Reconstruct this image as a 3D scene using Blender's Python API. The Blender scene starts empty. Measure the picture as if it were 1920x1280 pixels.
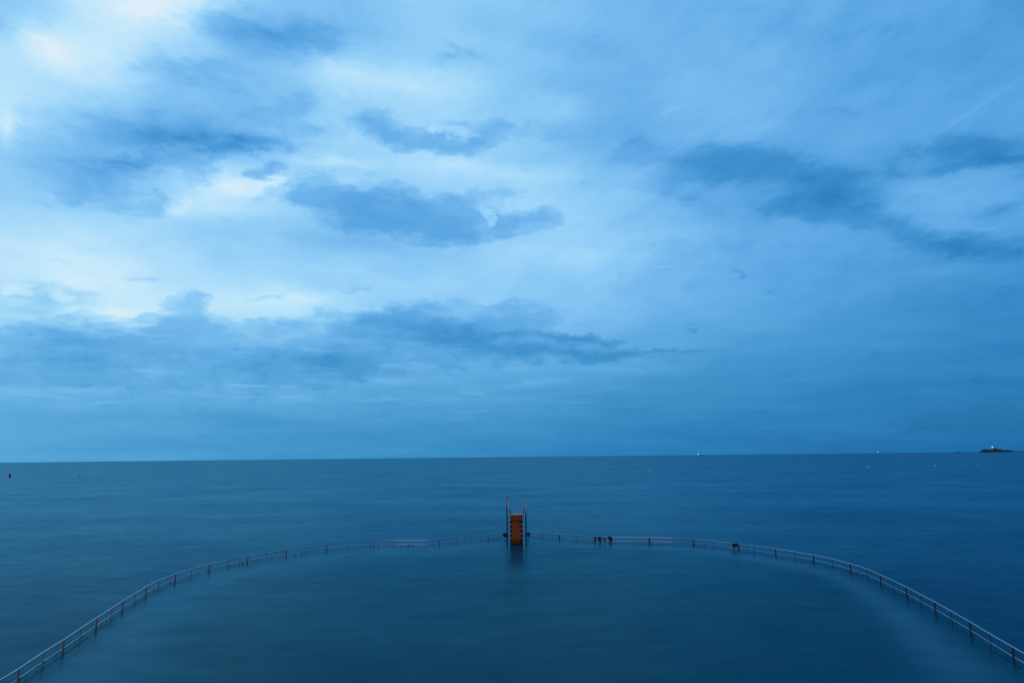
import bpy, bmesh, math, random
from mathutils import Vector, Matrix
random.seed(7)
R = math.radians
scene = bpy.context.scene
COL = scene.collection

# ------------------------------------------------------------------ camera
CAM_H, FPX = 10.4, 1280.0
PITCH, ROLL = math.atan2(215.0, FPX), R(-0.62)
cam_d = bpy.data.cameras.new('camera'); cam = bpy.data.objects.new('camera', cam_d); COL.objects.link(cam)
cam_d.sensor_width = 36; cam_d.lens = 24; cam_d.clip_start = 0.1; cam_d.clip_end = 60000
CM = Matrix.Rotation(R(90) + PITCH, 3, 'X') @ Matrix.Rotation(ROLL, 3, 'Z')
cam.matrix_world = Matrix.Translation((0, 0, CAM_H)) @ CM.to_4x4()
scene.camera = cam
CMI = CM.inverted()
CP = Vector((0, 0, CAM_H))

def ray(px, py):
    return (CM @ Vector((px - 960, 640 - py, -FPX))).normalized()
def at_z(px, py, z=0.0):
    d = ray(px, py); return CP + d * ((z - CAM_H) / d.z)
def at_y(px, py, Y):
    d = ray(px, py); return CP + d * (Y / d.y)
def depth(p):
    return -(CMI @ (p - CP)).z
def to_px(d):
    c = CMI @ d
    return 960 - c.x * FPX / c.z, 640 + c.y * FPX / c.z

# ------------------------------------------------------------------ view
scene.view_settings.view_transform = 'Standard'
scene.view_settings.look = 'None'
scene.view_settings.exposure = 0.0
scene.view_settings.gamma = 1.0
scene.view_settings.use_curve_mapping = False

# ------------------------------------------------------------------ sky
LIGHT_AZ, LIGHT_EL = R(190), R(9)         # low, behind the viewer and a little to the left
def lin(c):
    return tuple((v / 255 / 12.92) if v / 255 <= .04045 else ((v / 255 + .055) / 1.055) ** 2.4 for v in c)

# overall brightness of the cloud cover: rows from the zenith side down to the horizon
SX = [i * 160 for i in range(13)]
SY = [0, 70, 140, 210, 280, 350, 420, 490, 560, 630, 700, 770, 840]
ST = [
 [.62,.80,.97,.66,.61,.70,.66,.54,.47,.49,.47,.43,.36],
 [.76,.92,.76,.54,.56,.69,.61,.56,.53,.54,.44,.42,.37],
 [.78,.86,.66,.62,.72,.77,.62,.50,.53,.47,.44,.44,.41],
 [.84,.66,.63,.61,.69,.68,.66,.55,.56,.51,.47,.46,.43],
 [.66,.61,.57,.60,.73,.72,.66,.55,.47,.46,.46,.46,.42],
 [.63,.60,.74,.86,.74,.72,.76,.64,.52,.46,.46,.49,.42],
 [.77,.76,.72,.68,.64,.62,.70,.66,.55,.47,.43,.41,.38],
 [.87,.86,.76,.65,.64,.68,.68,.62,.54,.45,.38,.36,.31],
 [.72,.86,.88,.85,.71,.70,.67,.62,.51,.44,.37,.31,.27],
 [.65,.70,.70,.67,.60,.60,.58,.52,.43,.37,.31,.27,.24],
 [.56,.57,.58,.58,.51,.46,.43,.39,.33,.28,.25,.22,.19],
 [.43,.40,.38,.36,.34,.36,.34,.28,.24,.22,.20,.16,.14],
 [.42,.38,.36,.32,.30,.27,.24,.21,.18,.15,.13,.11,.08]]
def stab(px, py):
    fx = min(max(px, 0), 1919.9) / 160; fy = min(max(py, 0), 839.9) / 70
    i, j = int(fx), int(fy); a, b = fx - i, fy - j
    return (ST[j][i]*(1-a) + ST[j][i+1]*a)*(1-b) + (ST[j+1][i]*(1-a) + ST[j+1][i+1]*a)*b

world = bpy.data.worlds.new('World'); scene.world = world; world.use_nodes = True
NT = world.node_tree; NT.nodes.clear()
def nd(t, **kw):
    n = NT.nodes.new(t)
    for k, v in kw.items(): setattr(n, k, v)
    return n
def put(sock, v):
    if isinstance(v, bpy.types.NodeSocket): NT.links.new(v, sock)
    else: sock.default_value = v
def M(op, a, b=0.0, c=0.0, clamp=False):
    n = nd('ShaderNodeMath', operation=op, use_clamp=clamp)
    put(n.inputs[0], a); put(n.inputs[1], b); put(n.inputs[2], c); return n.outputs[0]
def VM(op, a, b=(0, 0, 0), s=None):
    n = nd('ShaderNodeVectorMath', operation=op); put(n.inputs[0], a); put(n.inputs[1], b)
    if s is not None: put(n.inputs['Scale'], s)
    return n.outputs[0]
def MR(v, a, b, c=0.0, d=1.0, kind='SMOOTHSTEP'):
    n = nd('ShaderNodeMapRange', interpolation_type=kind)
    for k, x in enumerate((v, a, b, c, d)): put(n.inputs[k], x)
    return n.outputs[0]
def XYZ(x, y, z=0.0):
    n = nd('ShaderNodeCombineXYZ'); put(n.inputs[0], x); put(n.inputs[1], y); put(n.inputs[2], z); return n.outputs[0]
def NOISE(vec, scale, detail=6, rough=.55, color=False, dist=0.0):
    n = nd('ShaderNodeTexNoise'); put(n.inputs['Vector'], vec)
    n.inputs['Scale'].default_value = scale; n.inputs['Detail'].default_value = detail
    n.inputs['Roughness'].default_value = rough; n.inputs['Distortion'].default_value = dist
    return n.outputs['Color' if color else 'Fac']

tc = nd('ShaderNodeTexCoord'); sp = nd('ShaderNodeSeparateXYZ'); NT.links.new(tc.outputs['Generated'], sp.inputs[0])
dx, dy, dz = sp.outputs
az = M('ARCTAN2', dx, dy)
el = M('MAXIMUM', M('ARCSINE', dz), 0.0)
# the cloud deck seen in perspective: it foreshortens towards the horizon
zc = M('ADD', M('MAXIMUM', dz, 0.0), 0.16)
deck = XYZ(M('DIVIDE', dx, zc), M('DIVIDE', dy, zc), 0.0)
base2 = XYZ(az, el)
flat = XYZ(az, M('MULTIPLY', el, 2.2))
w_big = VM('SUBTRACT', NOISE(flat, 5.0, 3, .5, True), (.5, .5, .5))
w_mid = VM('SUBTRACT', NOISE(flat, 17.0, 8, .62, True), (.5, .5, .5))
soft_uv = VM('ADD', base2, VM('MULTIPLY', w_mid, (.065, .030, 0)))
soft_uv = VM('ADD', soft_uv, VM('MULTIPLY', w_big, (.05, .02, 0)))
w_fine = VM('SUBTRACT', NOISE(flat, 55.0, 6, .6, True), (.5, .5, .5))
edge_uv = VM('ADD', base2, VM('MULTIPLY', w_mid, (.070, .044, 0)))
edge_uv = VM('ADD', edge_uv, VM('MULTIPLY', w_fine, (.024, .014, 0)))
soft_uv = VM('ADD', soft_uv, VM('MULTIPLY', w_fine, (.020, .010, 0)))
ss = nd('ShaderNodeSeparateXYZ'); NT.links.new(soft_uv, ss.inputs[0])

# broad light and dark of the cover
AZ0 = R(60)
facx = MR(ss.outputs[0], -AZ0, AZ0, 0, 1, 'LINEAR')
els = [R(v) for v in (0, 1.2, 3.2, 5.8, 8.6, 11.6, 14.6, 17.7, 20.8, 23.8, 26.9, 30, 33.2, 37)]
t = None
for k, e in enumerate(els):
    cr = nd('ShaderNodeValToRGB'); cr.color_ramp.interpolation = 'CARDINAL'
    els_r = cr.color_ramp.elements
    N = 28
    for i in range(N):
        a = -AZ0 + 2 * AZ0 * i / (N - 1)
        d = Vector((math.sin(a)*math.cos(e), math.cos(a)*math.cos(e), math.sin(e)))
        v = stab(*to_px(d))
        s = els_r[i] if i < len(els_r) and i < 1 else (els_r[-1] if i == N - 1 else els_r.new(i / (N - 1)))
        s.position = i / (N - 1); s.color = (v, v, v, 1)
    NT.links.new(facx, cr.inputs[0])
    val = cr.outputs[0]
    if t is None: t = val
    else:
        f = MR(ss.outputs[1], els[k-1], e, 0, 1, 'LINEAR')
        mx = nd('ShaderNodeMix', data_type='RGBA'); put(mx.inputs[0], f); put(mx.inputs[6], t); put(mx.inputs[7], val)
        t = mx.outputs[2]
bw = nd('ShaderNodeRGBToBW'); NT.links.new(t, bw.inputs[0]); t = bw.outputs[0]

def azel(px, py):
    d = ray(px, py); return math.atan2(d.x, d.y), math.asin(d.z)
def blob(uv, px, py, rx, ry, rot=0, kind='QUADRATIC_SPHERE'):
    c = azel(px, py); ca, sa = math.cos(R(rot)), math.sin(R(rot))
    m = azel(px + rx*ca, py - rx*sa); n = azel(px + ry*sa, py + ry*ca)
    v1 = (m[0]-c[0], m[1]-c[1]); v2 = (n[0]-c[0], n[1]-c[1])
    mp = nd('ShaderNodeMapping', vector_type='TEXTURE'); NT.links.new(uv, mp.inputs[0])
    mp.inputs['Location'].default_value = (c[0], c[1], 0)
    mp.inputs['Rotation'].default_value = (0, 0, math.atan2(v1[1], v1[0]))
    mp.inputs['Scale'].default_value = (math.hypot(*v1), math.hypot(*v2), 1)
    g = nd('ShaderNodeTexGradient', gradient_type=kind); NT.links.new(mp.outputs[0], g.inputs[0])
    return g.outputs['Fac']
def group(uv, items, kind='SPHERICAL'):
    acc = 0.0
    for it in items:
        px, py, rx, ry = it[:4]; rot = it[4] if len(it) > 4 else 0; w = it[5] if len(it) > 5 else 1.0
        acc = M('MULTIPLY_ADD', blob(uv, px, py, rx, ry, rot, kind), w, acc)
    return acc

# soft masses (no definite edge)
soft_dark = [(180,320,210,70,10,.06),(700,450,260,40,-4,.05),(290,245,400,130,4,.08),(1560,350,460,120,-4,.05),(1880,300,240,60,0,.05),(480,70,260,70,0,.04),(500,60,190,75,-8,.12),(330,140,170,60,-10,.06),(340,255,260,75,-8,.10),(150,300,200,90,0,.04),
 (860,105,130,36,0,.10),(1310,305,200,50,0,.05),(1560,365,150,60,0,.06),(1500,405,280,45,-6,.06),(1750,455,220,55,-8,.06),
 (1880,300,260,48,0,.07),(1450,60,200,60,0,.05),(1110,90,150,55,0,.06),(1040,240,110,55,0,.05),(720,405,280,60,-6,.07),
 (860,625,330,45,0,.10),(620,690,240,60,0,.07),(120,640,300,50,0,.06),(1840,400,120,20,0,.05),(640,460,230,40,0,.06)]
soft_light = [(335,390,130,40,15,.12),(100,95,110,80,-20,.21),(270,22,130,52,0,.18),(0,235,55,70,0,.2),(650,140,170,60,0,.10),(780,165,200,60,0,.08),(440,350,160,52,8,.15),(860,310,160,26,0,.10),
 (620,300,180,26,0,.12),(420,395,150,32,0,.08),(130,520,240,60,0,.12),(560,560,230,50,0,.16),(960,330,230,38,0,.10),(1060,205,130,60,0,.10),(660,345,90,26,0,.10),
 (1040,470,260,60,0,.06),(200,588,230,24,0,.20),(1720,350,170,30,4,.08),(1420,240,160,30,12,.06),(1640,180,300,50,25,.03)]
t = M('SUBTRACT', t, group(soft_uv, soft_dark, 'QUADRATIC_SPHERE'))
t = M('ADD', t, group(soft_uv, soft_light, 'QUADRATIC_SPHERE'))

# clouds with ragged edges
loose = [(500, 62, 170, 56, -6, 0.83),(590, 55, 80, 44, 0, 0.45),(400, 40, 100, 44, 0, 0.45),(350, 130, 150, 38, -10, 0.68),(260, 120, 70, 34, 0, 0.45),(430, 120, 100, 34, 0, 0.45),(620, 95, 70, 34, 0, 0.45),(320, 255, 220, 56, -6, 0.6),(480, 215, 130, 66, 0, 0.57),(560, 195, 60, 46, 0, 0.52),(170, 270, 180, 66, 0, 0.33),(600, 240, 80, 24, 0, 0.6),(450, 265, 130, 30, 0, 0.45),(250, 305, 140, 22, 0, 0.45),(1180, 270, 88.0, 43.7, 0, 0.46),(1290, 295, 187.00000000000003, 49.5, 0, 0.7),(1400, 300, 143.0, 43.7, 0, 0.62),(1240, 348, 88.0, 35.0, 0, 0.7),(1330, 330, 110.00000000000001, 46.5, 0, 0.62),(1300, 372, 77.0, 19.0, -10, 0.62),(1500, 330, 132.0, 52.4, 0, 0.65),(1560, 360, 121.00000000000001, 64.1, 0, 0.7),(1480, 388, 110.00000000000001, 37.8, 0, 0.62),(1600, 402, 143.0, 40.8, -6, 0.7),(1700, 430, 154.0, 49.5, -12, 0.65),(1760, 462, 110.00000000000001, 40.8, 0, 0.65),(1870, 465, 121.00000000000001, 35.0, 0, 0.54),(1860, 268, 165.0, 35.0, 2, 0.65),(1740, 285, 110.00000000000001, 32.0, 4, 0.54),(1860, 312, 176.0, 23.3, 2, 0.62),(1680, 320, 154.0, 17.4, 3, 0.62),(1500, 215, 143.0, 33.8, 0, 0.28),(1600, 210, 77.0, 23.4, 0, 0.25),(1320, 225, 88.0, 23.4, 0, 0.28),(1275, 460, 66.0, 26.3, 0, 0.54),(1385, 462, 66.0, 26.3, 0, 0.54),(1870, 390, 110.00000000000001, 19.0, 6, 0.65),(1640, 60, 176.0, 57.2, 20, 0.25),(1440, 20, 165.0, 33.8, 0, 0.25),(10, 60, 46, 60, 0, 0.6),(1850, 288, 220, 46, 2, 0.5),(1900, 470, 150, 42, 0, 0.4),(1420, 300, 200, 60, 0, 0.3)]
hard = [(370,282,170,34,12,.5),(520,272,120,26,0,.5),(230,326,140,50,20,.32),(150,370,110,40,20,.3),(850,268,80,28,0,.45),(922,250,60,40,30,.4),(700,398,160,46,-6,.45),(760,428,200,34,0,.35),(580,366,90,30,0,.35),(80,672,240,74,0,.85),(330,668,240,72,0,.85),(560,672,220,66,0,.75),(760,655,240,76,0,.52),(960,650,260,66,0,.42),(1140,668,200,36,0,.3),(420,735,420,40,0,.3),(320,568,26,18,0,.4),(362,560,22,18,0,.5),(690,590,110,30,0,.4),(800,575,90,22,0,.3),(930,572,90,16,0,.4),(100, 330, 180, 66, 0, 0.25),(695, 222, 66, 46, 0, 0.8),(745, 250, 80, 40, 0, 0.7),(800, 268, 130, 34, -4, 0.9),(850, 232, 60, 30, 0, 0.45),(905, 245, 70, 44, 20, 0.5),(990, 250, 70, 34, 0, 0.3),(1060, 240, 90, 44, 0, 0.3),(505, 318, 56, 22, 18, 0.95),(478, 330, 36, 15, 0, 0.55),(385, 328, 62, 36, 30, 0.65),(345, 315, 60, 28, 0, 0.45),(590, 325, 66, 18, 0, 0.5),(240, 388, 76, 36, 0, 0.5),(290, 372, 40, 32, 0, 0.45),(300, 405, 50, 18, 0, 0.4),(560, 356, 80, 34, 0, 0.7),(640, 380, 150, 50, -8, 0.9),(715, 350, 80, 30, 0, 0.6),(800, 408, 190, 54, -6, 1.1),(880, 382, 110, 44, 0, 0.6),(960, 366, 70, 24, 0, 0.35),(480, 375, 34, 22, 0, 0.55),(850, 440, 120, 26, 0, 0.5),(660, 430, 150, 30, 0, 0.3),(985, 418, 78, 34, 8, 0.85),(1030, 405, 46, 30, 15, 0.5),(945, 422, 38, 24, 0, 0.5),(350, 574, 52, 40, 0, 0.92),(382, 584, 30, 30, 0, 0.63),(330, 602, 60, 34, 0, 0.9),(410, 614, 130, 28, 0, 0.75),(530, 612, 70, 26, 0, 0.75),(240, 628, 190, 34, 0, 0.57),(100, 625, 160, 30, 0, 0.4),(60, 542, 90, 34, 0, 0.63),(150, 555, 90, 30, 0, 0.69),(60, 585, 140, 26, 0, 0.52),(180, 594, 80, 13, 4, 0.86),(110, 598, 64, 11, 0, 0.57),(272, 596, 40, 9, 6, 0.9),(500, 559, 48, 13, 12, 0.69),(590, 592, 30, 9, 0, 0.46),(260, 526, 80, 15, 4, 0.52),(110, 494, 70, 11, 0, 0.4),(680, 545, 80, 9, -4, 0.4),(700, 610, 160, 38, 0, 0.6),(860, 600, 210, 40, 0, 0.68),(1000, 590, 120, 36, 0, 0.52),(760, 580, 70, 26, 0, 0.34),(1080, 634, 170, 11, -3, 0.75),(900, 640, 260, 20, 0, 0.52),(1040, 662, 260, 20, 0, 0.52),(1290, 656, 120, 7, 0, 0.45),(1385, 513, 66, 13, 4, 0.45),(1180, 512, 110, 9, 0, 0.35),(1560, 490, 100, 22, -10, 0.3),(1880, 545, 90, 13, 6, 0.34),(1290, 625, 36, 10, 0, 0.45),(1100, 330, 34, 26, 40, 0.3),(1440, 545, 60, 9, 4, 0.29),(1380, 598, 50, 8, 0, 0.29),(860, 105, 120, 26, 0, 0.35),(1110, 95, 150, 44, 0, 0.25)]
fb = NOISE(flat, 24.0, 10, .62, dist=.3)
fb_e = M('SUBTRACT', fb, .5)
hm = group(edge_uv, hard, 'SPHERICAL')
hd = M('MULTIPLY_ADD', fb_e, .85, hm)
ld2 = M('MULTIPLY_ADD', fb_e, 1.35, group(soft_uv, loose, 'SPHERICAL'))
t = M('SUBTRACT', t, M('MULTIPLY', MR(ld2, .0, .85), .095))
t = M('SUBTRACT', t, M('MULTIPLY', MR(ld2, .35, 1.50), .055))
t = M('SUBTRACT', t, M('MULTIPLY', MR(hd, .16, .52), .095))
t = M('SUBTRACT', t, M('MULTIPLY', MR(hd, .42, 1.10), .12))
# thin ragged cover over everything
mid = NOISE(deck, 1.9, 10, .60, dist=.5)
high = MR(el, R(5), R(17))
t = M('MULTIPLY_ADD', M('MULTIPLY', M('SUBTRACT', MR(mid, .38, .66), .4), high), -.055, t)

# small bright breaks and rims
lite = [(918,406,13,32,30,1.0),(848,246,54,12,0,1.0),(425,346,64,20,12,.45),(335,384,56,28,25,.55),(510,338,60,13,20,.8),(275,372,20,16,0,.6),(25,535,44,14,0,.9),(115,553,40,13,-25,.9),(220,585,70,8,0,.7),(160,606,60,6,0,.5),(270,610,50,6,4,.6),(385,592,16,16,40,.5),(450,604,40,10,0,.5),
 (1290,345,46,14,8,.35),(1375,343,44,8,8,.35),(1440,285,60,8,15,.3),(1255,210,24,16,0,.4),(460,722,70,5,-2,.7),(730,750,70,7,6,.55),(200,755,70,5,3,.5),(900,771,90,6,3,.5),
 (450,661,50,4,-2,.5),(390,678,80,5,0,.5),(600,690,90,5,0,.35),(470,745,60,5,0,.45),(860,655,80,5,-2,.4),(1000,690,120,6,0,.3),(120,770,90,6,2,.4),(60,680,60,6,0,.4),
 (1240,500,70,6,2,.4),(1830,575,30,22,0,.30),(1700,588,40,12,0,.3),(920,405,14,26,30,.5),(1840,430,50,8,8,.5),(820,245,40,10,0,.6),(640,180,30,30,0,.4),(530,345,40,16,20,.5)]
thin_uv = VM('ADD', base2, VM('MULTIPLY', w_mid, (.05, .010, 0)))
ld = M('ADD', group(edge_uv, [q for q in lite if q[3] > 8], 'SPHERICAL'), group(thin_uv, [q for q in lite if q[3] <= 8], 'SPHERICAL'))
ld = M('MULTIPLY_ADD', fb_e, .7, ld)
t = M('MULTIPLY_ADD', MR(ld, .12, .75), .11, t)
# old aircraft trail
trail = blob(VM('ADD', base2, VM('MULTIPLY', w_mid, (.006, .006, 0))), 1835, 200, 150, 8, 35, 'SPHERICAL')
t = M('MULTIPLY_ADD', trail, .045, t)
# fine cloud texture, longer streaks low down
fine = M('SUBTRACT', NOISE(deck, 2.6, 9, .58), .5)
streak = M('SUBTRACT', NOISE(XYZ(M('MULTIPLY', az, 5.0), M('MULTIPLY', el, 46.0)), 1.0, 7, .55), .5)
t = M('MULTIPLY_ADD', M('MULTIPLY', fine, M('MULTIPLY_ADD', high, .7, .3)), .16, t)
low = MR(el, R(3), R(16), 1, 0.15)
t = M('MULTIPLY_ADD', M('MULTIPLY', streak, low), .15, t)
# broken brighter ribs inside the low bank, strongest on the bright side
ribs = NOISE(XYZ(M('MULTIPLY', az, 9.0), M('MULTIPLY', el, 75.0)), 1.0, 8, .6, dist=.4)
bandf = M('MULTIPLY', M('MULTIPLY', MR(el, R(1.5), R(5)), MR(el, R(8), R(12), 1, 0)), MR(az, R(-5), R(22), 1, .25))
t = M('MULTIPLY_ADD', M('MULTIPLY', MR(ribs, .50, .74), bandf), .09, t)
# combed high cloud, slanting up to one side
sl = nd('ShaderNodeVectorRotate', rotation_type='Z_AXIS'); put(sl.inputs['Vector'], XYZ(az, el)); sl.inputs['Angle'].default_value = R(-28)
comb = M('SUBTRACT', NOISE(VM('MULTIPLY', sl.outputs[0], (4.5, 22.0, 1)), 1.0, 8, .6, dist=.4), .5)
t = M('MULTIPLY_ADD', M('MULTIPLY', comb, M('MULTIPLY', high, MR(az, R(-12), R(14)))), .13, t)
# the sky over the land behind is darker
back = MR(M('ABSOLUTE', az), R(60), R(140))
t = M('MULTIPLY_ADD', back, M('SUBTRACT', .10, t), t)

cr = nd('ShaderNodeValToRGB'); NT.links.new(t, cr.inputs[0])
stops = [(0, (14,92,158)), (.12, (30,112,178)), (.22, (46,130,197)), (.33, (69,150,213)), (.45, (97,171,231)), (.55, (118,186,240)), (.65, (142,204,248)), (.75, (168,220,253)), (.87, (198,234,254)), (1, (222,240,252))]
E = cr.color_ramp.elements
for i, (p, c) in enumerate(stops):
    e = E[0] if i == 0 else (E[-1] if i == len(stops) - 1 else E.new(p))
    e.position = p; e.color = (*lin(c), 1)
airy = VM('MULTIPLY', cr.outputs[0], (.96, 1.02, .935))         # longer path through sea air low down: less blue
hz = nd('ShaderNodeMix', data_type='RGBA'); put(hz.inputs[0], MR(el, R(2), R(15), 1, 0)); put(hz.inputs[6], cr.outputs[0]); put(hz.inputs[7], airy)
clouds = nd('ShaderNodeBackground'); NT.links.new(hz.outputs[2], clouds.inputs[0]); clouds.inputs[1].default_value = 1.0
sky = nd('ShaderNodeTexSky', sky_type='NISHITA', sun_disc=False)
sky.sun_elevation = LIGHT_EL; sky.sun_rotation = LIGHT_AZ
air = nd('ShaderNodeBackground'); NT.links.new(sky.outputs[0], air.inputs[0]); air.inputs[1].default_value = 0.05
mixs = nd('ShaderNodeMixShader'); mixs.inputs[0].default_value = .97      # the cover is nearly closed
NT.links.new(air.outputs[0], mixs.inputs[1]); NT.links.new(clouds.outputs[0], mixs.inputs[2])
wo = nd('ShaderNodeOutputWorld'); NT.links.new(mixs.outputs[0], wo.inputs[0])

# ------------------------------------------------------------------ warm town lamplight
sd = bpy.data.lights.new('town_lamplight', 'SUN'); so = bpy.data.objects.new('town_lamplight', sd); COL.objects.link(so)
sd.energy = 0.6; sd.angle = R(24); sd.color = (1.0, 0.60, 0.34)  # stands in for unseen town lamps behind the viewer
sdir = Vector((math.sin(LIGHT_AZ)*math.cos(LIGHT_EL), math.cos(LIGHT_AZ)*math.cos(LIGHT_EL), math.sin(LIGHT_EL)))
so.rotation_euler = sdir.to_track_quat('Z', 'Y').to_euler(); so.location = (-20, -60, 40)

# ------------------------------------------------------------------ materials
def mat(name):
    m = bpy.data.materials.new(name); m.use_nodes = True
    return m, m.node_tree, m.node_tree.nodes['Principled BSDF']
def rough_mat(name, c1, c2, scale=4.0, rough=.75, metal=0.0, bump=.3, stain=None, spec=.5):
    m, nt, b = mat(name)
    tc = nt.nodes.new('ShaderNodeTexCoord'); no = nt.nodes.new('ShaderNodeTexNoise')
    no.inputs['Scale'].default_value = scale; no.inputs['Detail'].default_value = 8; no.inputs['Roughness'].default_value = .65
    nt.links.new(tc.outputs['Object'], no.inputs['Vector'])
    cr = nt.nodes.new('ShaderNodeValToRGB'); cr.color_ramp.elements[0].position = .32; cr.color_ramp.elements[1].position = .68
    cr.color_ramp.elements[0].color = (*c1, 1); cr.color_ramp.elements[1].color = (*c2, 1)
    nt.links.new(no.outputs['Fac'], cr.inputs[0]); out = cr.outputs[0]
    if stain:
        n2 = nt.nodes.new('ShaderNodeTexNoise'); n2.inputs['Scale'].default_value = scale * .45; n2.inputs['Detail'].default_value = 6
        mp = nt.nodes.new('ShaderNodeMapping'); mp.inputs['Scale'].default_value = (1, 1, .25)
        nt.links.new(tc.outputs['Object'], mp.inputs[0]); nt.links.new(mp.outputs[0], n2.inputs['Vector'])
        r2 = nt.nodes.new('ShaderNodeMapRange'); r2.inputs[1].default_value = .48; r2.inputs[2].default_value = .68
        nt.links.new(n2.outputs['Fac'], r2.inputs[0])
        mx = nt.nodes.new('ShaderNodeMix'); mx.data_type = 'RGBA'; nt.links.new(r2.outputs[0], mx.inputs[0])
        nt.links.new(out, mx.inputs[6]); mx.inputs[7].default_value = (*stain, 1); out = mx.outputs[2]
    nt.links.new(out, b.inputs['Base Color'])
    b.inputs['Roughness'].default_value = rough; b.inputs['Metallic'].default_value = metal; b.inputs['Specular IOR Level'].default_value = spec
    if bump:
        bp = nt.nodes.new('ShaderNodeBump'); bp.inputs['Strength'].default_value = bump; bp.inputs['Distance'].default_value = .02
        nt.links.new(no.outputs['Fac'], bp.inputs['Height']); nt.links.new(bp.outputs[0], b.inputs['Normal'])
    return m
def lamp_mat(name, color, strength):
    m, nt, b = mat(name)
    b.inputs['Base Color'].default_value = (*color, 1); b.inputs['Emission Color'].default_value = (*color, 1)
    b.inputs['Emission Strength'].default_value = strength
    return m
def water_mat(name, deep, pale, rough, amp, foam=None, tint=(.33, .84, 1.0), refl=.50):
    m, nt, b = mat(name); L = nt.links.new; new = nt.nodes.new
    tc = new('ShaderNodeTexCoord')
    def noise(sx, sy, detail, ro=.55):
        mp = new('ShaderNodeMapping'); mp.inputs['Scale'].default_value = (sx, sy, 1); mp.inputs['Rotation'].default_value = (0, 0, R(-14))
        L(tc.outputs['Object'], mp.inputs[0]); n = new('ShaderNodeTexNoise'); n.inputs['Scale'].default_value = 1
        n.inputs['Detail'].default_value = detail; n.inputs['Roughness'].default_value = ro; L(mp.outputs[0], n.inputs['Vector'])
        return n.outputs['Fac']
    lanes = noise(.026, .034, 11, .72); chop = noise(.26, .42, 6); fine = noise(.9, 2.2, 4)
    def math_(op, a, bb, c=0):
        n = new('ShaderNodeMath'); n.operation = op
        for k, v in enumerate((a, bb, c)):
            if isinstance(v, bpy.types.NodeSocket): L(v, n.inputs[k])
            else: n.inputs[k].default_value = v
        return n.outputs[0]
    mixf = math_('ADD', math_('MULTIPLY', lanes, .6), math_('MULTIPLY', chop, .4))
    mr = new('ShaderNodeMapRange'); mr.inputs[1].default_value = .36; mr.inputs[2].default_value = .64; L(mixf, mr.inputs[0])
    mx = new('ShaderNodeMix'); mx.data_type = 'RGBA'; L(mr.outputs[0], mx.inputs[0])
    mx.inputs[6].default_value = (*deep, 1); mx.inputs[7].default_value = (*pale, 1); col = mx.outputs[2]
    if foam:
        at = new('ShaderNodeAttribute'); at.attribute_name = 'wash'
        ff = math_('MULTIPLY', at.outputs['Fac'], math_('ADD', chop, .45))
        m2 = new('ShaderNodeMix'); m2.data_type = 'RGBA'; L(ff, m2.inputs[0]); L(col, m2.inputs[6]); m2.inputs[7].default_value = (*foam, 1); col = m2.outputs[2]
    rr = new('ShaderNodeMapRange'); rr.inputs[1].default_value = .3; rr.inputs[2].default_value = .7
    rr.inputs[3].default_value = rough - .05; rr.inputs[4].default_value = rough + .06; L(lanes, rr.inputs[0])
    h = math_('ADD', math_('MULTIPLY', chop, 1.0), math_('MULTIPLY', fine, .25))
    bp = new('ShaderNodeBump'); bp.inputs['Strength'].default_value = amp; bp.inputs['Distance'].default_value = .35
    L(h, bp.inputs['Height'])
    # body colour of the water under a blue-tinted reflection that a wind-roughened surface weakens
    body = new('ShaderNodeBsdfDiffuse'); L(col, body.inputs['Color'])
    gl = new('ShaderNodeBsdfGlossy'); gl.inputs['Color'].default_value = (*tint, 1)
    L(rr.outputs[0], gl.inputs['Roughness']); L(bp.outputs[0], gl.inputs['Normal'])
    fr = new('ShaderNodeFresnel'); fr.inputs['IOR'].default_value = 1.33
    f1 = math_('SMOOTH_MIN', math_('MULTIPLY', math_('POWER', fr.outputs[0], 1.15), refl), .35, .12)   # wave faces hide part of the far reflection
    lv = new('ShaderNodeMapRange'); lv.inputs[1].default_value = .3; lv.inputs[2].default_value = .7
    lv.inputs[3].default_value = .70; lv.inputs[4].default_value = 1.22; L(mixf, lv.inputs[0])
    f2 = math_('MULTIPLY', f1, lv.outputs[0])
    ms = new('ShaderNodeMixShader'); L(f2, ms.inputs[0]); L(body.outputs[0], ms.inputs[1]); L(gl.outputs[0], ms.inputs[2])
    L(ms.outputs[0], nt.nodes['Material Output'].inputs[0]); nt.nodes.remove(b)
    return m

M_SEA = water_mat('sea_water', (.0012, .041, .078), (.0025, .051, .094), .26, .25, tint=(.35, .835, 1.0), refl=.52)
M_POOL = water_mat('pool_water', (.0008, .050, .073), (.0015, .062, .089), (.23), .12, (.065, .165, .22), refl=.50)
M_PIPE = rough_mat('galvanised_pipe', (.30, .37, .43), (.42, .49, .55), 1.5, .34, 1.0, .1)
M_POST = rough_mat('rusty_post', (.17, .12, .105), (.25, .18, .155), 3.0, .8, 0, .4, (.15, .065, .055))
M_POST_UNLIT = rough_mat('unlit_post', (.03, .026, .028), (.06, .045, .046), 3.0, .8, 0, .4, (.05, .022, .022))  # right railing posts: lack of lamplight put into a darker colour
M_LITBAR = rough_mat('lamplit_bar', (.66, .58, .60), (.80, .70, .70), 2.0, .5, 0, .1)  # warm highlight from the lamps put into a pale colour
M_WEED = rough_mat('dark_weed', (.012, .010, .009), (.035, .018, .013), 9.0, .7, 0, .3)
M_FRINGE = rough_mat('ragged_strip', (.05, .06, .065), (.11, .09, .085), 5.0, .8, 0, .2)
M_TOWER = rough_mat('lamplit_concrete', (.27, .060, .012), (.37, .090, .019), 2.2, .85, 0, .4, (.15, .035, .010), spec=.1)  # orange lamplight on whitish concrete put into the colour
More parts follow.
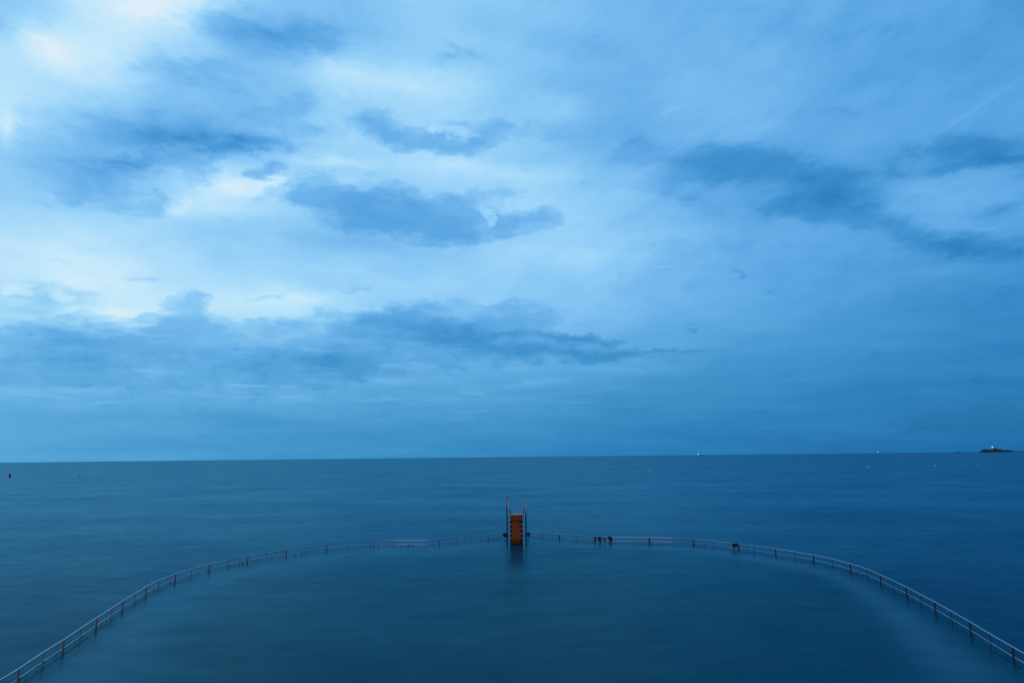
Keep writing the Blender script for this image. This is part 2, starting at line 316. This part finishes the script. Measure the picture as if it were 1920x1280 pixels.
def tide(m, dark, z0, z1):
    nt = m.node_tree; b = nt.nodes['Principled BSDF']; src = b.inputs['Base Color'].links[0].from_socket
    tc = nt.nodes.new('ShaderNodeTexCoord'); sx = nt.nodes.new('ShaderNodeSeparateXYZ'); nt.links.new(tc.outputs['Object'], sx.inputs[0])
    no = nt.nodes.new('ShaderNodeTexNoise'); no.inputs['Scale'].default_value = 5; no.inputs['Detail'].default_value = 6; nt.links.new(tc.outputs['Object'], no.inputs['Vector'])
    ad = nt.nodes.new('ShaderNodeMath'); ad.operation = 'MULTIPLY_ADD'; nt.links.new(no.outputs['Fac'], ad.inputs[0]); ad.inputs[1].default_value = -.5; nt.links.new(sx.outputs[2], ad.inputs[2])
    mr = nt.nodes.new('ShaderNodeMapRange'); nt.links.new(ad.outputs[0], mr.inputs[0]); mr.inputs[1].default_value = z0 - .25; mr.inputs[2].default_value = z1 - .25
    mx = nt.nodes.new('ShaderNodeMix'); mx.data_type = 'RGBA'; nt.links.new(mr.outputs[0], mx.inputs[0]); mx.inputs[6].default_value = (*dark, 1); nt.links.new(src, mx.inputs[7])
    nt.links.new(mx.outputs[2], b.inputs['Base Color'])
tide(M_TOWER, (.035, .018, .014), .15, 1.0)        # weed and wet below the high-water mark
M_TOWER_IN = rough_mat('dim_lamplit_concrete', (.075, .022, .018), (.12, .036, .030), 2.6, .9, 0, .4, spec=.1)  # set-back wall: the same lamp tone, dimmer, put into the colour
M_SLAB = rough_mat('pale_slab', (.24, .25, .27), (.36, .36, .37), 3.0, .7, 0, .3, (.25, .16, .13))
M_STEEL_AND_SHADE = rough_mat('dark_steel_and_shade', (.012, .016, .024), (.03, .034, .042), 4.0, .5, .3, .2)
M_TUBE = rough_mat('pale_handrail', (.42, .38, .36), (.60, .55, .52), 3.0, .4, .35, .1, (.30, .16, .10))
M_ROCK = rough_mat('sea_rock', (.010, .012, .016), (.03, .032, .035), .05, .95, 0, 0)
M_WHITE = rough_mat('white_masonry', (.35, .35, .36), (.5, .5, .5), .1, .8, 0, 0)
M_RED = rough_mat('red_paint', (.42, .010, .03), (.55, .02, .045), 1.5, .5, 0, .1)
M_YEL = rough_mat('yellow_plastic', (.36, .29, .10), (.46, .37, .13), 3, .5, 0, .1)
M_ORA = rough_mat('orange_plastic', (.50, .22, .13), (.58, .27, .16), 3, .5, 0, .1)
M_PINK = rough_mat('faded_red_plastic', (.42, .20, .25), (.50, .26, .29), 3, .5, 0, .1)
M_PALE = rough_mat('white_plastic', (.5, .5, .5), (.62, .6, .58), 3, .5, 0, .1)
M_DARKB = rough_mat('dark_green_paint', (.02, .05, .05), (.035, .07, .07), 2, .6, 0, .1)
M_HULL = rough_mat('dark_hull', (.008, .01, .015), (.02, .022, .028), .2, .6, 0, 0)
M_BEACON = lamp_mat('beacon_light', (1.0, .45, .85), 1.6)
M_LAMPW = lamp_mat('white_lamp', (.70, .85, 1.0), 1.3)

# ------------------------------------------------------------------ helpers
class MB:
    def __init__(s): s.bm = bmesh.new()
    def box(s, x0, x1, y0, y1, z0, z1, bev=0.0):
        r = bmesh.ops.create_cube(s.bm, size=1.0)
        bmesh.ops.scale(s.bm, vec=(x1-x0, y1-y0, z1-z0), verts=r['verts'])
        bmesh.ops.translate(s.bm, vec=((x0+x1)/2, (y0+y1)/2, (z0+z1)/2), verts=r['verts'])
        if bev:
            ed = list({e for v in r['verts'] for e in v.link_edges})
            bmesh.ops.bevel(s.bm, geom=ed, offset=bev, segments=2, affect='EDGES', profile=.6)
        return s
    def tube(s, pts, r, seg=10, caps=True):
        pts = [Vector(p) for p in pts]; rs = r if isinstance(r, (list, tuple)) else [r]*len(pts); rings = []
        up = Vector((0, 0, 1))
        for i, p in enumerate(pts):
            tn = (pts[min(i+1, len(pts)-1)] - pts[max(i-1, 0)]).normalized()
            u = tn.cross(up)
            if u.length < 1e-3: u = tn.cross(Vector((0, 1, 0)))
            u.normalize(); v = u.cross(tn).normalized()
            rings.append([s.bm.verts.new(p + (u*math.cos(2*math.pi*k/seg) + v*math.sin(2*math.pi*k/seg))*rs[i]) for k in range(seg)])
        for a, b in zip(rings, rings[1:]):
            for k in range(seg):
                f = s.bm.faces.new((a[k], a[(k+1) % seg], b[(k+1) % seg], b[k])); f.smooth = True
        if caps: s.bm.faces.new(rings[0][::-1]); s.bm.faces.new(rings[-1])
        return s
    def lathe(s, prof, seg=20, c=(0, 0, 0)):
        c = Vector(c); rings = []
        for r, z in prof:
            rings.append([s.bm.verts.new(c + Vector((r*math.cos(2*math.pi*k/seg), r*math.sin(2*math.pi*k/seg), z))) for k in range(seg)])
        for a, b in zip(rings, rings[1:]):
            for k in range(seg):
                f = s.bm.faces.new((a[k], a[(k+1) % seg], b[(k+1) % seg], b[k])); f.smooth = True
        s.bm.faces.new(rings[0][::-1]); s.bm.faces.new(rings[-1])
        return s
    def build(s, name, m, parent=None, loc=None):
        me = bpy.data.meshes.new(name); bmesh.ops.recalc_face_normals(s.bm, faces=s.bm.faces); s.bm.to_mesh(me); s.bm.free()
        me.materials.append(m); o = bpy.data.objects.new(name, me); COL.objects.link(o)
        if parent: o.parent = parent
        if loc is not None: o.location = loc
        return o
def tag(o, label, cat, group=None):
    o['label'] = label; o['category'] = cat
    if group: o['group'] = group
    return o
def empty(name, loc, label, cat, group=None):
    o = bpy.data.objects.new(name, None); COL.objects.link(o); o.location = loc; o.empty_display_size = .2
    return tag(o, label, cat, group)

# ------------------------------------------------------------------ railing line (top rail traced on its own level)
RAIL_Z, LOW_Z = .68, .21
LEFT = [(-40,1298),(0,1274.5),(36,1252.5),(81,1222.5),(120,1198.5),(152,1177),(182,1157.5),(209,1140),(231,1125.5),(254,1111.5),(274,1099.5),(298,1087.5),(329,1076),(359,1066.5),(393,1057.5),(428,1049.5),(464,1042.5),(500,1036.5),(537,1031),(575,1025.5),(613,1020.5),(653,1016.8),(695,1014),(738,1012.5),(769,1012.4),(799,1012.5),(824,1011.2),(856,1007.8),(916,1002.6),(939,1000.4)]
RIGHT = [(997,997.5),(1017,999),(1049,1001.2),(1082,1003.8),(1115,1005.6),(1150,1006.3),(1177,1006.6),(1217,1007.2),(1240,1007.5),(1262,1008.2),(1300,1010.5),(1337,1014),(1385,1019.4),(1414,1023),(1454,1028.5),(1490,1034),(1525,1040),(1560,1047.5),(1594,1056.5),(1625,1066),(1650,1077),(1674,1088),(1699,1100),(1726,1114),(1752,1127.6),(1783,1145),(1818,1165),(1855,1187),(1898,1212),(1960,1247)]
LP = [at_z(x, y, RAIL_Z) for x, y in LEFT]
RP = [at_z(x, y, RAIL_Z) for x, y in RIGHT]
def extend(a, b, n, step=2.1):        # the railing goes on towards the shore
    d = (b - a).normalized(); return [b + d*step*(k + 1) for k in range(n)]
LP = extend(LP[1], LP[0], 4)[::-1] + LP
RP = RP + extend(RP[-2], RP[-1], 4)
def spline(pts, n=5):
    out = []
    for i in range(len(pts)-1):
        p0, p1, p2, p3 = pts[max(i-1, 0)], pts[i], pts[i+1], pts[min(i+2, len(pts)-1)]
        for k in range(n):
            u = k/n
            out.append(.5*((2*p1) + (p2-p0)*u + (2*p0-5*p1+4*p2-p3)*u*u + (3*p1-p0-3*p2+p3)*u**3))
    out.append(pts[-1]); return out

# ------------------------------------------------------------------ water
def disc(name, r, m, z=0.0):
    bm = bmesh.new(); c = bm.verts.new((0, 0, z)); rings = []
    n = 160
    for rr in (60, 300, 1500, 5000, r):
        rings.append([bm.verts.new((rr*math.sin(2*math.pi*k/n), rr*math.cos(2*math.pi*k/n), z)) for k in range(n)])
    for k in range(n): bm.faces.new((c, rings[0][(k+1) % n], rings[0][k]))
    for a, b in zip(rings, rings[1:]):
        for k in range(n): bm.faces.new((a[k], a[(k+1) % n], b[(k+1) % n], b[k]))
    bmesh.ops.recalc_face_normals(bm, faces=bm.faces)
    me = bpy.data.meshes.new(name); bm.to_mesh(me); bm.free(); me.materials.append(m)
    if me.polygons[0].normal.z < 0: me.flip_normals()
    o = bpy.data.objects.new(name, me); COL.objects.link(o); o['kind'] = 'structure'; return o
sea = disc('sea', 11500, M_SEA)

edge = [Vector((p.x, p.y, 0)) for p in [Vector((LP[0].x - 3, -14, 0))] + spline(LP, 3) + spline(RP, 3) + [Vector((RP[-1].x + 3, -14, 0))]]
ctr = Vector((0, 30, 0))
offs = [0, .6, 1.2, 1.8, 2.5, 3.2, 4, 5, 6.2, 7.5, 9, 11, 14, 18]
def wash(o, k):
    f = min(1, max(0, (edge[k].x + 15)/30))       # wide thin wash on one side, a narrower stronger one on the other
    amp, mid_, sig = .62*(1-f) + .66*f, 3.4*(1-f) + 3.6*f, 5.6*(1-f) + 2.0*f
    return amp*math.exp(-((o - mid_)/sig)**2) * min(1, o/1.2)
bm = bmesh.new(); lay = bm.verts.layers.float.new('wash'); rows = []
for k, p in enumerate(edge):
    d = (ctr - p); L_ = d.length; d.normalize(); row = []
    for o in offs:
        v = bm.verts.new(p + d*min(o, L_*.9) + Vector((0, 0, .006))); v[lay] = wash(o, k); row.append(v)
    rows.append(row)
cv = bm.verts.new(ctr + Vector((0, 0, .006)))
for a, b in zip(rows, rows[1:]):
    for k in range(len(offs)-1): bm.faces.new((a[k], b[k], b[k+1], a[k+1]))
    bm.faces.new((a[-1], b[-1], cv))
bm.faces.new((rows[-1][-1], rows[0][-1], cv))
bm.faces.new([rows[-1][k] for k in range(len(offs))] + [rows[0][k] for k in range(len(offs)-1, -1, -1)])
bmesh.ops.recalc_face_normals(bm, faces=bm.faces)
me = bpy.data.meshes.new('pool_water'); bm.to_mesh(me); bm.free(); me.materials.append(M_POOL)
if sum(p.normal.z for p in me.polygons) < 0: me.flip_normals()
pool = bpy.data.objects.new('pool_water', me); COL.objects.link(pool); pool['kind'] = 'structure'

# ------------------------------------------------------------------ railings
def railing(pts, label, skip, seed, phase, mpost, pale):
    rnd = random.Random(seed)
    root = empty('railing', (pts[len(pts)//2].x, pts[len(pts)//2].y, 0), label, 'railing', 'railings round the sea pool')
    off = root.location.copy()
    line = [p - off for p in spline(pts, 4)]
    MB().tube(line, .042, 10).build('top_rail', M_PIPE, root)
    MB().tube([p + Vector((0, 0, LOW_Z - RAIL_Z)) for p in line], .028, 8).build('bottom_rail', M_PIPE, root)
    for i, p in enumerate(pts):
        if i in skip: continue
        q = p - off; thick = (i % 2 == phase)
        r = .050 if thick else .023
        d = (pts[min(i+1, len(pts)-1)] - pts[max(i-1, 0)]); a = math.atan2(d.y, d.x)
        mb = MB(); mb.box(-r, r, -r, r, -.9, RAIL_Z - .042, .012)
        o = mb.build('post', mpost, root); o.location = (q.x, q.y, 0); o.rotation_euler = (rnd.uniform(-.03, .03), rnd.uniform(-.04, .04), a + rnd.uniform(-.2, .2))
    # added sleeves: the lamp highlight on these lengths is put into their colour
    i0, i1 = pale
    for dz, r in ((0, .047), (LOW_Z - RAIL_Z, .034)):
        o = MB().tube([p + Vector((0, 0, dz)) for p in line[i0*4:i1*4+1]], r, 10).build('lamp_highlight_sleeve', M_LITBAR, root)
        o['label'] = 'length of bar with a pinkish lamp highlight painted on'
    # thin dark strip that hangs from the bottom rail, ragged along its lower edge
    bm = bmesh.new(); prev = None; z1 = LOW_Z - .026
    for a, b in zip(line, line[1:]):
        n = max(2, int((b - a).length/.07))
        for k in range(n):
            p = a.lerp(b, k/n); zl = z1 - (rnd.uniform(.08, .18) if rnd.random() < .12 else rnd.uniform(.006, .016))
            d = (b - a).normalized(); nrm = Vector((-d.y, d.x, 0))*.006
            cur = [bm.verts.new(v) for v in ((p.x+nrm.x, p.y+nrm.y, z1), (p.x+nrm.x, p.y+nrm.y, zl), (p.x-nrm.x, p.y-nrm.y, zl), (p.x-nrm.x, p.y-nrm.y, z1))]
            if prev:
                for q in range(4): bm.faces.new((prev[q], cur[q], cur[(q+1) % 4], prev[(q+1) % 4]))
            else: bm.faces.new(cur)
            prev = cur
    bm.faces.new(prev[::-1]); mb = MB(); mb.bm.free(); mb.bm = bm
    o = mb.build('ragged_fringe', M_FRINGE, root); o['label'] = 'uneven dark fringe below the bottom bar'
    return root
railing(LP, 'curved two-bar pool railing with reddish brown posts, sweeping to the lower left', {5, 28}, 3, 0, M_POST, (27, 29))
railing(RP, 'curved two-bar pool railing with posts coloured dark as unlit and light top bar, sweeping right', {0, 5, 6, 8}, 4, 0, M_POST_UNLIT, (7, 9))

# ------------------------------------------------------------------ diving tower
TB = at_z(968.5, 1022, 0); K = depth(TB) / FPX
def X(px): return (px - 968.5) * K
def Z(py): return (1022 - py) * K
tw = empty('diving_tower', TB, 'concrete diving tower, orange lamplight put into its colour, with stepped sides and two tall handrails', 'diving tower')
MB().box(X(961), X(977), 0, .9, -1.5, Z(979), .03).build('pillar', M_TOWER, tw)
MB().box(X(961.5), X(976.5), .12, .9, Z(979) + .002, Z(976)).build('recess_shade', M_STEEL_AND_SHADE, tw)  # dark box: shade under the cap put into the colour, no steel here
MB().box(X(958), X(979.3), -.06, .95, Z(976) + .002, Z(968), .03).build('cap_block', M_TOWER, tw)
MB().box(X(956.3), X(980.8), .906, 1.9, -1.5, Z(968.2), .02).build('stair_wall', M_TOWER_IN, tw)
for py in (976, 984.4, 992.8, 1000.8, 1009):
    z = Z(py)
    for a, b in ((955, 961 if py > 977 else 957.9), (977.02 if py > 977 else 979.4, 981.6)):
        MB().box(X(a), X(b) - .002, .25, .904, z - .05, z + .05, .01).build('step', M_SLAB, tw)
pz = Z(967.6)
MB().box(X(957), X(983.6), -.16, 2.6, pz - .004 + .006, pz + .13, .02).build('platform', M_SLAB, tw)
MB().box(X(960.5), X(980.5), 2.604, 6.4, pz + .02, pz + .10, .02).build('diving_board', rough_mat('blue_grey_board', (.05, .08, .12), (.08, .11, .15), 3, .6), tw)
for px in (951.2, 986.8):
    MB().tube([(X(px), .6, -1.5), (X(px), .6, Z(938)), (X(px), .6, Z(931))], [.075, .075, .05], 12).build('steel_post', M_STEEL_AND_SHADE, tw)
def smooth(p): return [Vector(q) for q in spline([Vector(q) for q in p], 5)]
hl = smooth([(X(949.4), .58, Z(928)), (X(950.0), .50, Z(937)), (X(951.8), .40, Z(947)), (X(954.0), .25, Z(957)), (X(956.4), .05, Z(965)), (X(958.6), -.20, Z(970))])
hr = smooth([(X(988.0), .58, Z(928)), (X(987.4), .50, Z(937)), (X(986.9), .40, Z(948)), (X(986.2), .25, Z(959)), (X(984.6), .05, Z(965)), (X(982.2), -.20, Z(969))])
for h in (hl, hr): MB().tube(h, .058, 10).build('handrail', M_TUBE, tw)
for pts in ([(X(955.0), .9, Z(957)), (X(956.6), .8, Z(961)), (X(958.4), .6, Z(965.5))], [(X(984.6), .9, Z(957.5)), (X(983.2), .8, Z(961)), (X(981.8), .6, Z(965.5))]):
    MB().tube(smooth(pts), .07, 8).build('bracket', M_STEEL_AND_SHADE, tw)

# ------------------------------------------------------------------ dark clumps caught on the railing
def clump(px, w, y0, y1, slant, label, n=16, seed=0, arch=False):
    rnd = random.Random(seed); p = at_z(px, y0, RAIL_Z + .01); k = depth(p) / FPX
    W, H = w*k, (y1 - y0)*k
    mb = MB()
    for i in range(n):
        a = rnd.uniform(-.5, .5)*W; l = H*rnd.uniform(.35, .75)
        if i < 3: l = H*(1 - .06*i)
        y = -.09 + rnd.uniform(-.05, .03); r = rnd.uniform(.028, .05)
        s = slant*k*l/H
        pts = [(a*.8, .02, .03), (a, y, -.02), (a + s*.35 + rnd.uniform(-.04, .04), y - .02, -l*.45), (a*.85 + s, y + .02, -l)]
        mb.tube(smooth(pts), [r*.8 + (r*1.15 - r*.8)*min(1, j/5) if j < 10 else r*(1.15 - .9*(j-10)/5) for j in range(16)], 6)
    return tag(mb.build('seaweed_clump', M_WEED, None, p), label, 'seaweed', 'dark clumps hanging on the pool railing')
clump(944.4, 3.2, 999.6, 1009, 3, 'narrow slanting dark clump hanging on the railing, first left of the diving tower pair', 12, 1)
clump(948.4, 4.2, 999.4, 1008, 0, 'broad dark clump on the railing touching the left steel post of the diving tower', 18, 2)
clump(990.4, 4.0, 998.2, 1008, 1, 'dark clump on the railing just right of the diving tower', 18, 3)
clump(1116.2, 3.4, 1007, 1018, -1, 'thin low dark clump at the left end of the row on the right railing', 8, 4)
clump(1123.6, 5.2, 1006.4, 1018, 0, 'thick upright black clump within the row on the right railing', 26, 5)
clump(1130.2, 2.6, 1006.6, 1012, 0, 'tiny short dark clump between thicker ones on the right railing', 7, 6)
clump(1134.6, 2.2, 1007.2, 1017, 0, 'slim brownish strand clump in the middle of the right railing row', 6, 7)
clump(1143.2, 7.6, 1006.0, 1019.5, 5, 'widest dark clump with a long trailing tail on the right railing', 26, 8)
clump(1217.4, 2.8, 1008.6, 1018.5, 1, 'small dark clump low on the right railing beside the pale lit bars', 6, 9)
clump(1374.4, 4.0, 1017.6, 1031, 0, 'tall black clump standing alone far along the right railing', 20, 10)
clump(1380.0, 7.0, 1019.0, 1026, 0, 'short brown clump beside a tall black one far along the right railing', 22, 11)

# ------------------------------------------------------------------ buoys
def place(px, py): return at_z(px, py, 0)
p = place(18, 894.5); k = depth(p)/FPX
red = empty('channel_buoy', p, 'big dark red can buoy floating at the far left, largest of the buoys', 'buoy')
MB().lathe([(.2*k, -.8*k), (2.3*k, -.6*k), (2.5*k, .3*k), (2.3*k, 1.2*k), (1.9*k, 1.4*k)], 20).build('float', M_RED, red)
MB().lathe([(1.9*k, 1.402*k), (1.6*k, 5.2*k), (1.75*k, 5.3*k), (1.75*k, 6.6*k), (1.2*k, 6.8*k)], 20).build('can_top', M_RED, red)
def buoy(px, py, w, m, label, spar=False):
    p = place(px, py + w*.55); k = depth(p)/FPX; r = w*k/2
    mb = MB()
    if spar: mb.lathe([(r*.4, -r), (r, -r*.4), (r*1.05, r*.5), (r*.7, r*1.0), (r*.32, r*1.3), (r*.28, r*4.2), (r*.5, r*4.3), (r*.5, r*5.0), (r*.1, r*5.1)], 14)
    else: mb.lathe([(r*.3, -r*.7), (r*.8, -r*.4), (r, .1*r), (r*.92, r*.6), (r*.62, r*1.05), (r*.3, r*1.3), (r*.26, r*1.6), (r*.1, r*1.7)], 14)
    return tag(mb.build('marker_buoy', m, None, p), label, 'buoy', 'small marker buoys off the pool')
buoy(148, 892, 2.6, M_DARKB, 'small dark green buoy, nearest to the big red can buoy')
buoy(236, 870, 2.0, M_DARKB, 'thin dark spar buoy near the horizon at left', True)
buoy(535.5, 882, 4.4, M_PINK, 'pink buoy left of the diving tower, leftmost of the pale small buoys')
buoy(605, 887.5, 3.4, M_YEL, 'dull yellow buoy between two pink ones left of the diving tower')
buoy(790, 877, 3.2, M_PINK, 'pink buoy closest to the diving tower on its left')
buoy(819, 886, 3.2, M_YEL, 'dull yellow buoy closest to the diving tower on its left')
buoy(1218, 881, 3.4, M_PALE, 'whitish buoy, first small buoy right of the diving tower')
buoy(1362.4, 877.5, 3.2, M_ORA, 'orange buoy below and right of the far boat')
buoy(1503, 875.5, 3.0, M_YEL, 'yellow buoy midway between the orange buoy and the lone horizon light')
buoy(1628, 874.5, 3.2, M_PALE, 'pale buoy below the lone white horizon light')
buoy(1754, 872.8, 3.2, M_PALE, 'pale buoy left of the lighthouse island, below the low reef')
buoy(1833, 870.8, 4.6, M_YEL, 'yellow buoy in front of the lighthouse island, rightmost of the small buoys')

# ------------------------------------------------------------------ island, reef, headland and lighthouse
YI = 6000.0
def land(name, outline, Y, thick, seed, m=M_ROCK):
    """rocky ground: heights along its length, rounded to the front and the back"""
    rnd = random.Random(seed); bm = bmesh.new(); rows = []
    xs = [o[0] for o in outline]; n = 60
    for j in range(n + 1):
        px = xs[0] + (xs[-1] - xs[0])*j/n
        i = max(q for q in range(len(xs)) if xs[q] <= px + 1e-6); i = min(i, len(xs) - 2)
        u = (px - xs[i])/(xs[i+1] - xs[i]); h = outline[i][1]*(1-u) + outline[i+1][1]*u
        h = h*rnd.uniform(.86, 1.1)
        b = at_y(px, 850, Y); k = Y/FPX
        row = []
        for s in range(9):
            f = s/8*2 - 1
            hh = h*k*max(0, 1 - abs(f)**2.2)*(1 if s == 4 else rnd.uniform(.7, 1.0))
            row.append(bm.verts.new((b.x + rnd.uniform(-.2, .2)*k, Y + f*thick*(.6 + .4*math.sin(math.pi*min(1, max(0, j/n)))), hh - 1.0)))
        rows.append(row)
    for a, c in zip(rows, rows[1:]):
        for s in range(8): bm.faces.new((a[s], a[s+1], c[s+1], c[s]))
    bmesh.ops.recalc_face_normals(bm, faces=bm.faces)
    me = bpy.data.meshes.new(name); bm.to_mesh(me); bm.free(); me.materials.append(m)
    o = bpy.data.objects.new(name, me); COL.objects.link(o); o['kind'] = 'structure'; return o
land('island', [(1839.5,.4),(1841.5,2.4),(1845,5.6),(1847,6.6),(1849,5.2),(1857,5.4),(1862,5.0),(1868,6.6),(1872,6.0),(1878,5.4),(1884,3.6),(1887,3.0),(1889,4.6),(1893,4.2),(1897,2.4),(1902,1.6),(1906,.6)], YI, 90, 1)
land('headland', [(1899,.5),(1907,1.4),(1925,1.6),(1960,2.4),(2040,5),(2140,7),(2200,1)], YI + 250, 140, 2)
land('reef', [(1790,.2),(1793,1.6),(1799,1.7),(1803,.3)], YI, 40, 3)
lb = at_y(1862, 848, YI); k = YI/FPX
lh = empty('lighthouse', (lb.x, YI, 4.2*k), 'white lighthouse with a glowing pinkish lamp on the dark island at far right', 'lighthouse')
MB().lathe([(1.7*k, -3*k), (1.45*k, 0), (1.25*k, 2.2*k), (1.1*k, 4.2*k)], 20).build('tower', M_WHITE, lh)
MB().lathe([(1.5*k, 4.21*k), (1.5*k, 4.6*k), (1.0*k, 4.65*k)], 20).build('gallery', M_ROCK, lh)
MB().lathe([(.95*k, 4.66*k), (1.0*k, 6.0*k), (.9*k, 6.4*k)], 20).build('lantern', M_BEACON, lh)
MB().lathe([(1.1*k, 6.41*k), (.7*k, 6.8*k), (.1*k, 7.3*k)], 20).build('roof', M_ROCK, lh)
hb = at_y(1866.8, 848, YI)
hs = empty('keeper_house', (hb.x, YI + 10, 4.5*k), 'small dark low house beside the lighthouse on the island', 'house')
MB().box(-1.9*k, 1.9*k, -1.2*k, 1.2*k, -2*k, 1.9*k).build('wall', M_ROCK, hs)
mb = MB(); bmv = [mb.bm.verts.new(v) for v in ((-2.1*k,-1.4*k,1.91*k),(2.1*k,-1.4*k,1.91*k),(2.1*k,1.4*k,1.91*k),(-2.1*k,1.4*k,1.91*k),(-2.1*k,0,2.9*k),(2.1*k,0,2.9*k))]
for f in ((0,1,5,4),(3,4,5,2),(0,4,3),(1,2,5),(0,3,2,1)): mb.bm.faces.new([bmv[i] for i in f])
mb.build('roof', M_HULL, hs)

def boat(px, Y, length, label, lamp_dx, lamp_h, lamp_r, dirn=1):
    k = Y/FPX; b = at_y(px, 852, Y)
    root = empty('boat', (b.x, Y, 0), label, 'boat', 'far boats on the horizon')
    Lh = length*k/2; mb = MB(); secs = []
    for s in range(9):
        f = s/8*2 - 1; w = .32*Lh*(1 - max(0, f*dirn)**2.2)*.9 + .02*Lh; sh = .20*Lh*(1 + .5*f*f)
        secs.append([mb.bm.verts.new(v) for v in ((f*Lh, -w, sh), (f*Lh*.94, -w*.6, -.1*Lh), (f*Lh*.94, w*.6, -.1*Lh), (f*Lh, w, sh))])
    for a, c in zip(secs, secs[1:]):
        for q in range(4): mb.bm.faces.new((a[q], c[q], c[(q+1) % 4], a[(q+1) % 4]))
    mb.bm.faces.new(secs[0]); mb.bm.faces.new(secs[-1][::-1])
    mb.build('hull', M_HULL, root)
    MB().box(-.35*Lh, .25*Lh, -.2*Lh, .2*Lh, .19*Lh, .5*Lh, .03*Lh).build('cabin', M_HULL, root)
    MB().tube([(lamp_dx*k, 0, .15*Lh), (lamp_dx*k, 0, lamp_h*k)], .06*k, 8).build('mast', M_HULL, root)
    r = lamp_r*k
    MB().lathe([(r*.5, -r*.9), (r, -r*.2), (r, r*.3), (r*.4, r*.9)], 14, (lamp_dx*k, 0, lamp_h*k + r)).build('lamp', M_LAMPW, root)
boat(1314.5, 5200, 7.0, 'dark far boat on the horizon with a bright white lamp at its left end', -5.0, 2.2, .7)
boat(1646.5, 5600, 2.6, 'tiny far boat under a lone white light on the horizon', 0, 2.2, .6)
print('nodes', len(NT.nodes))
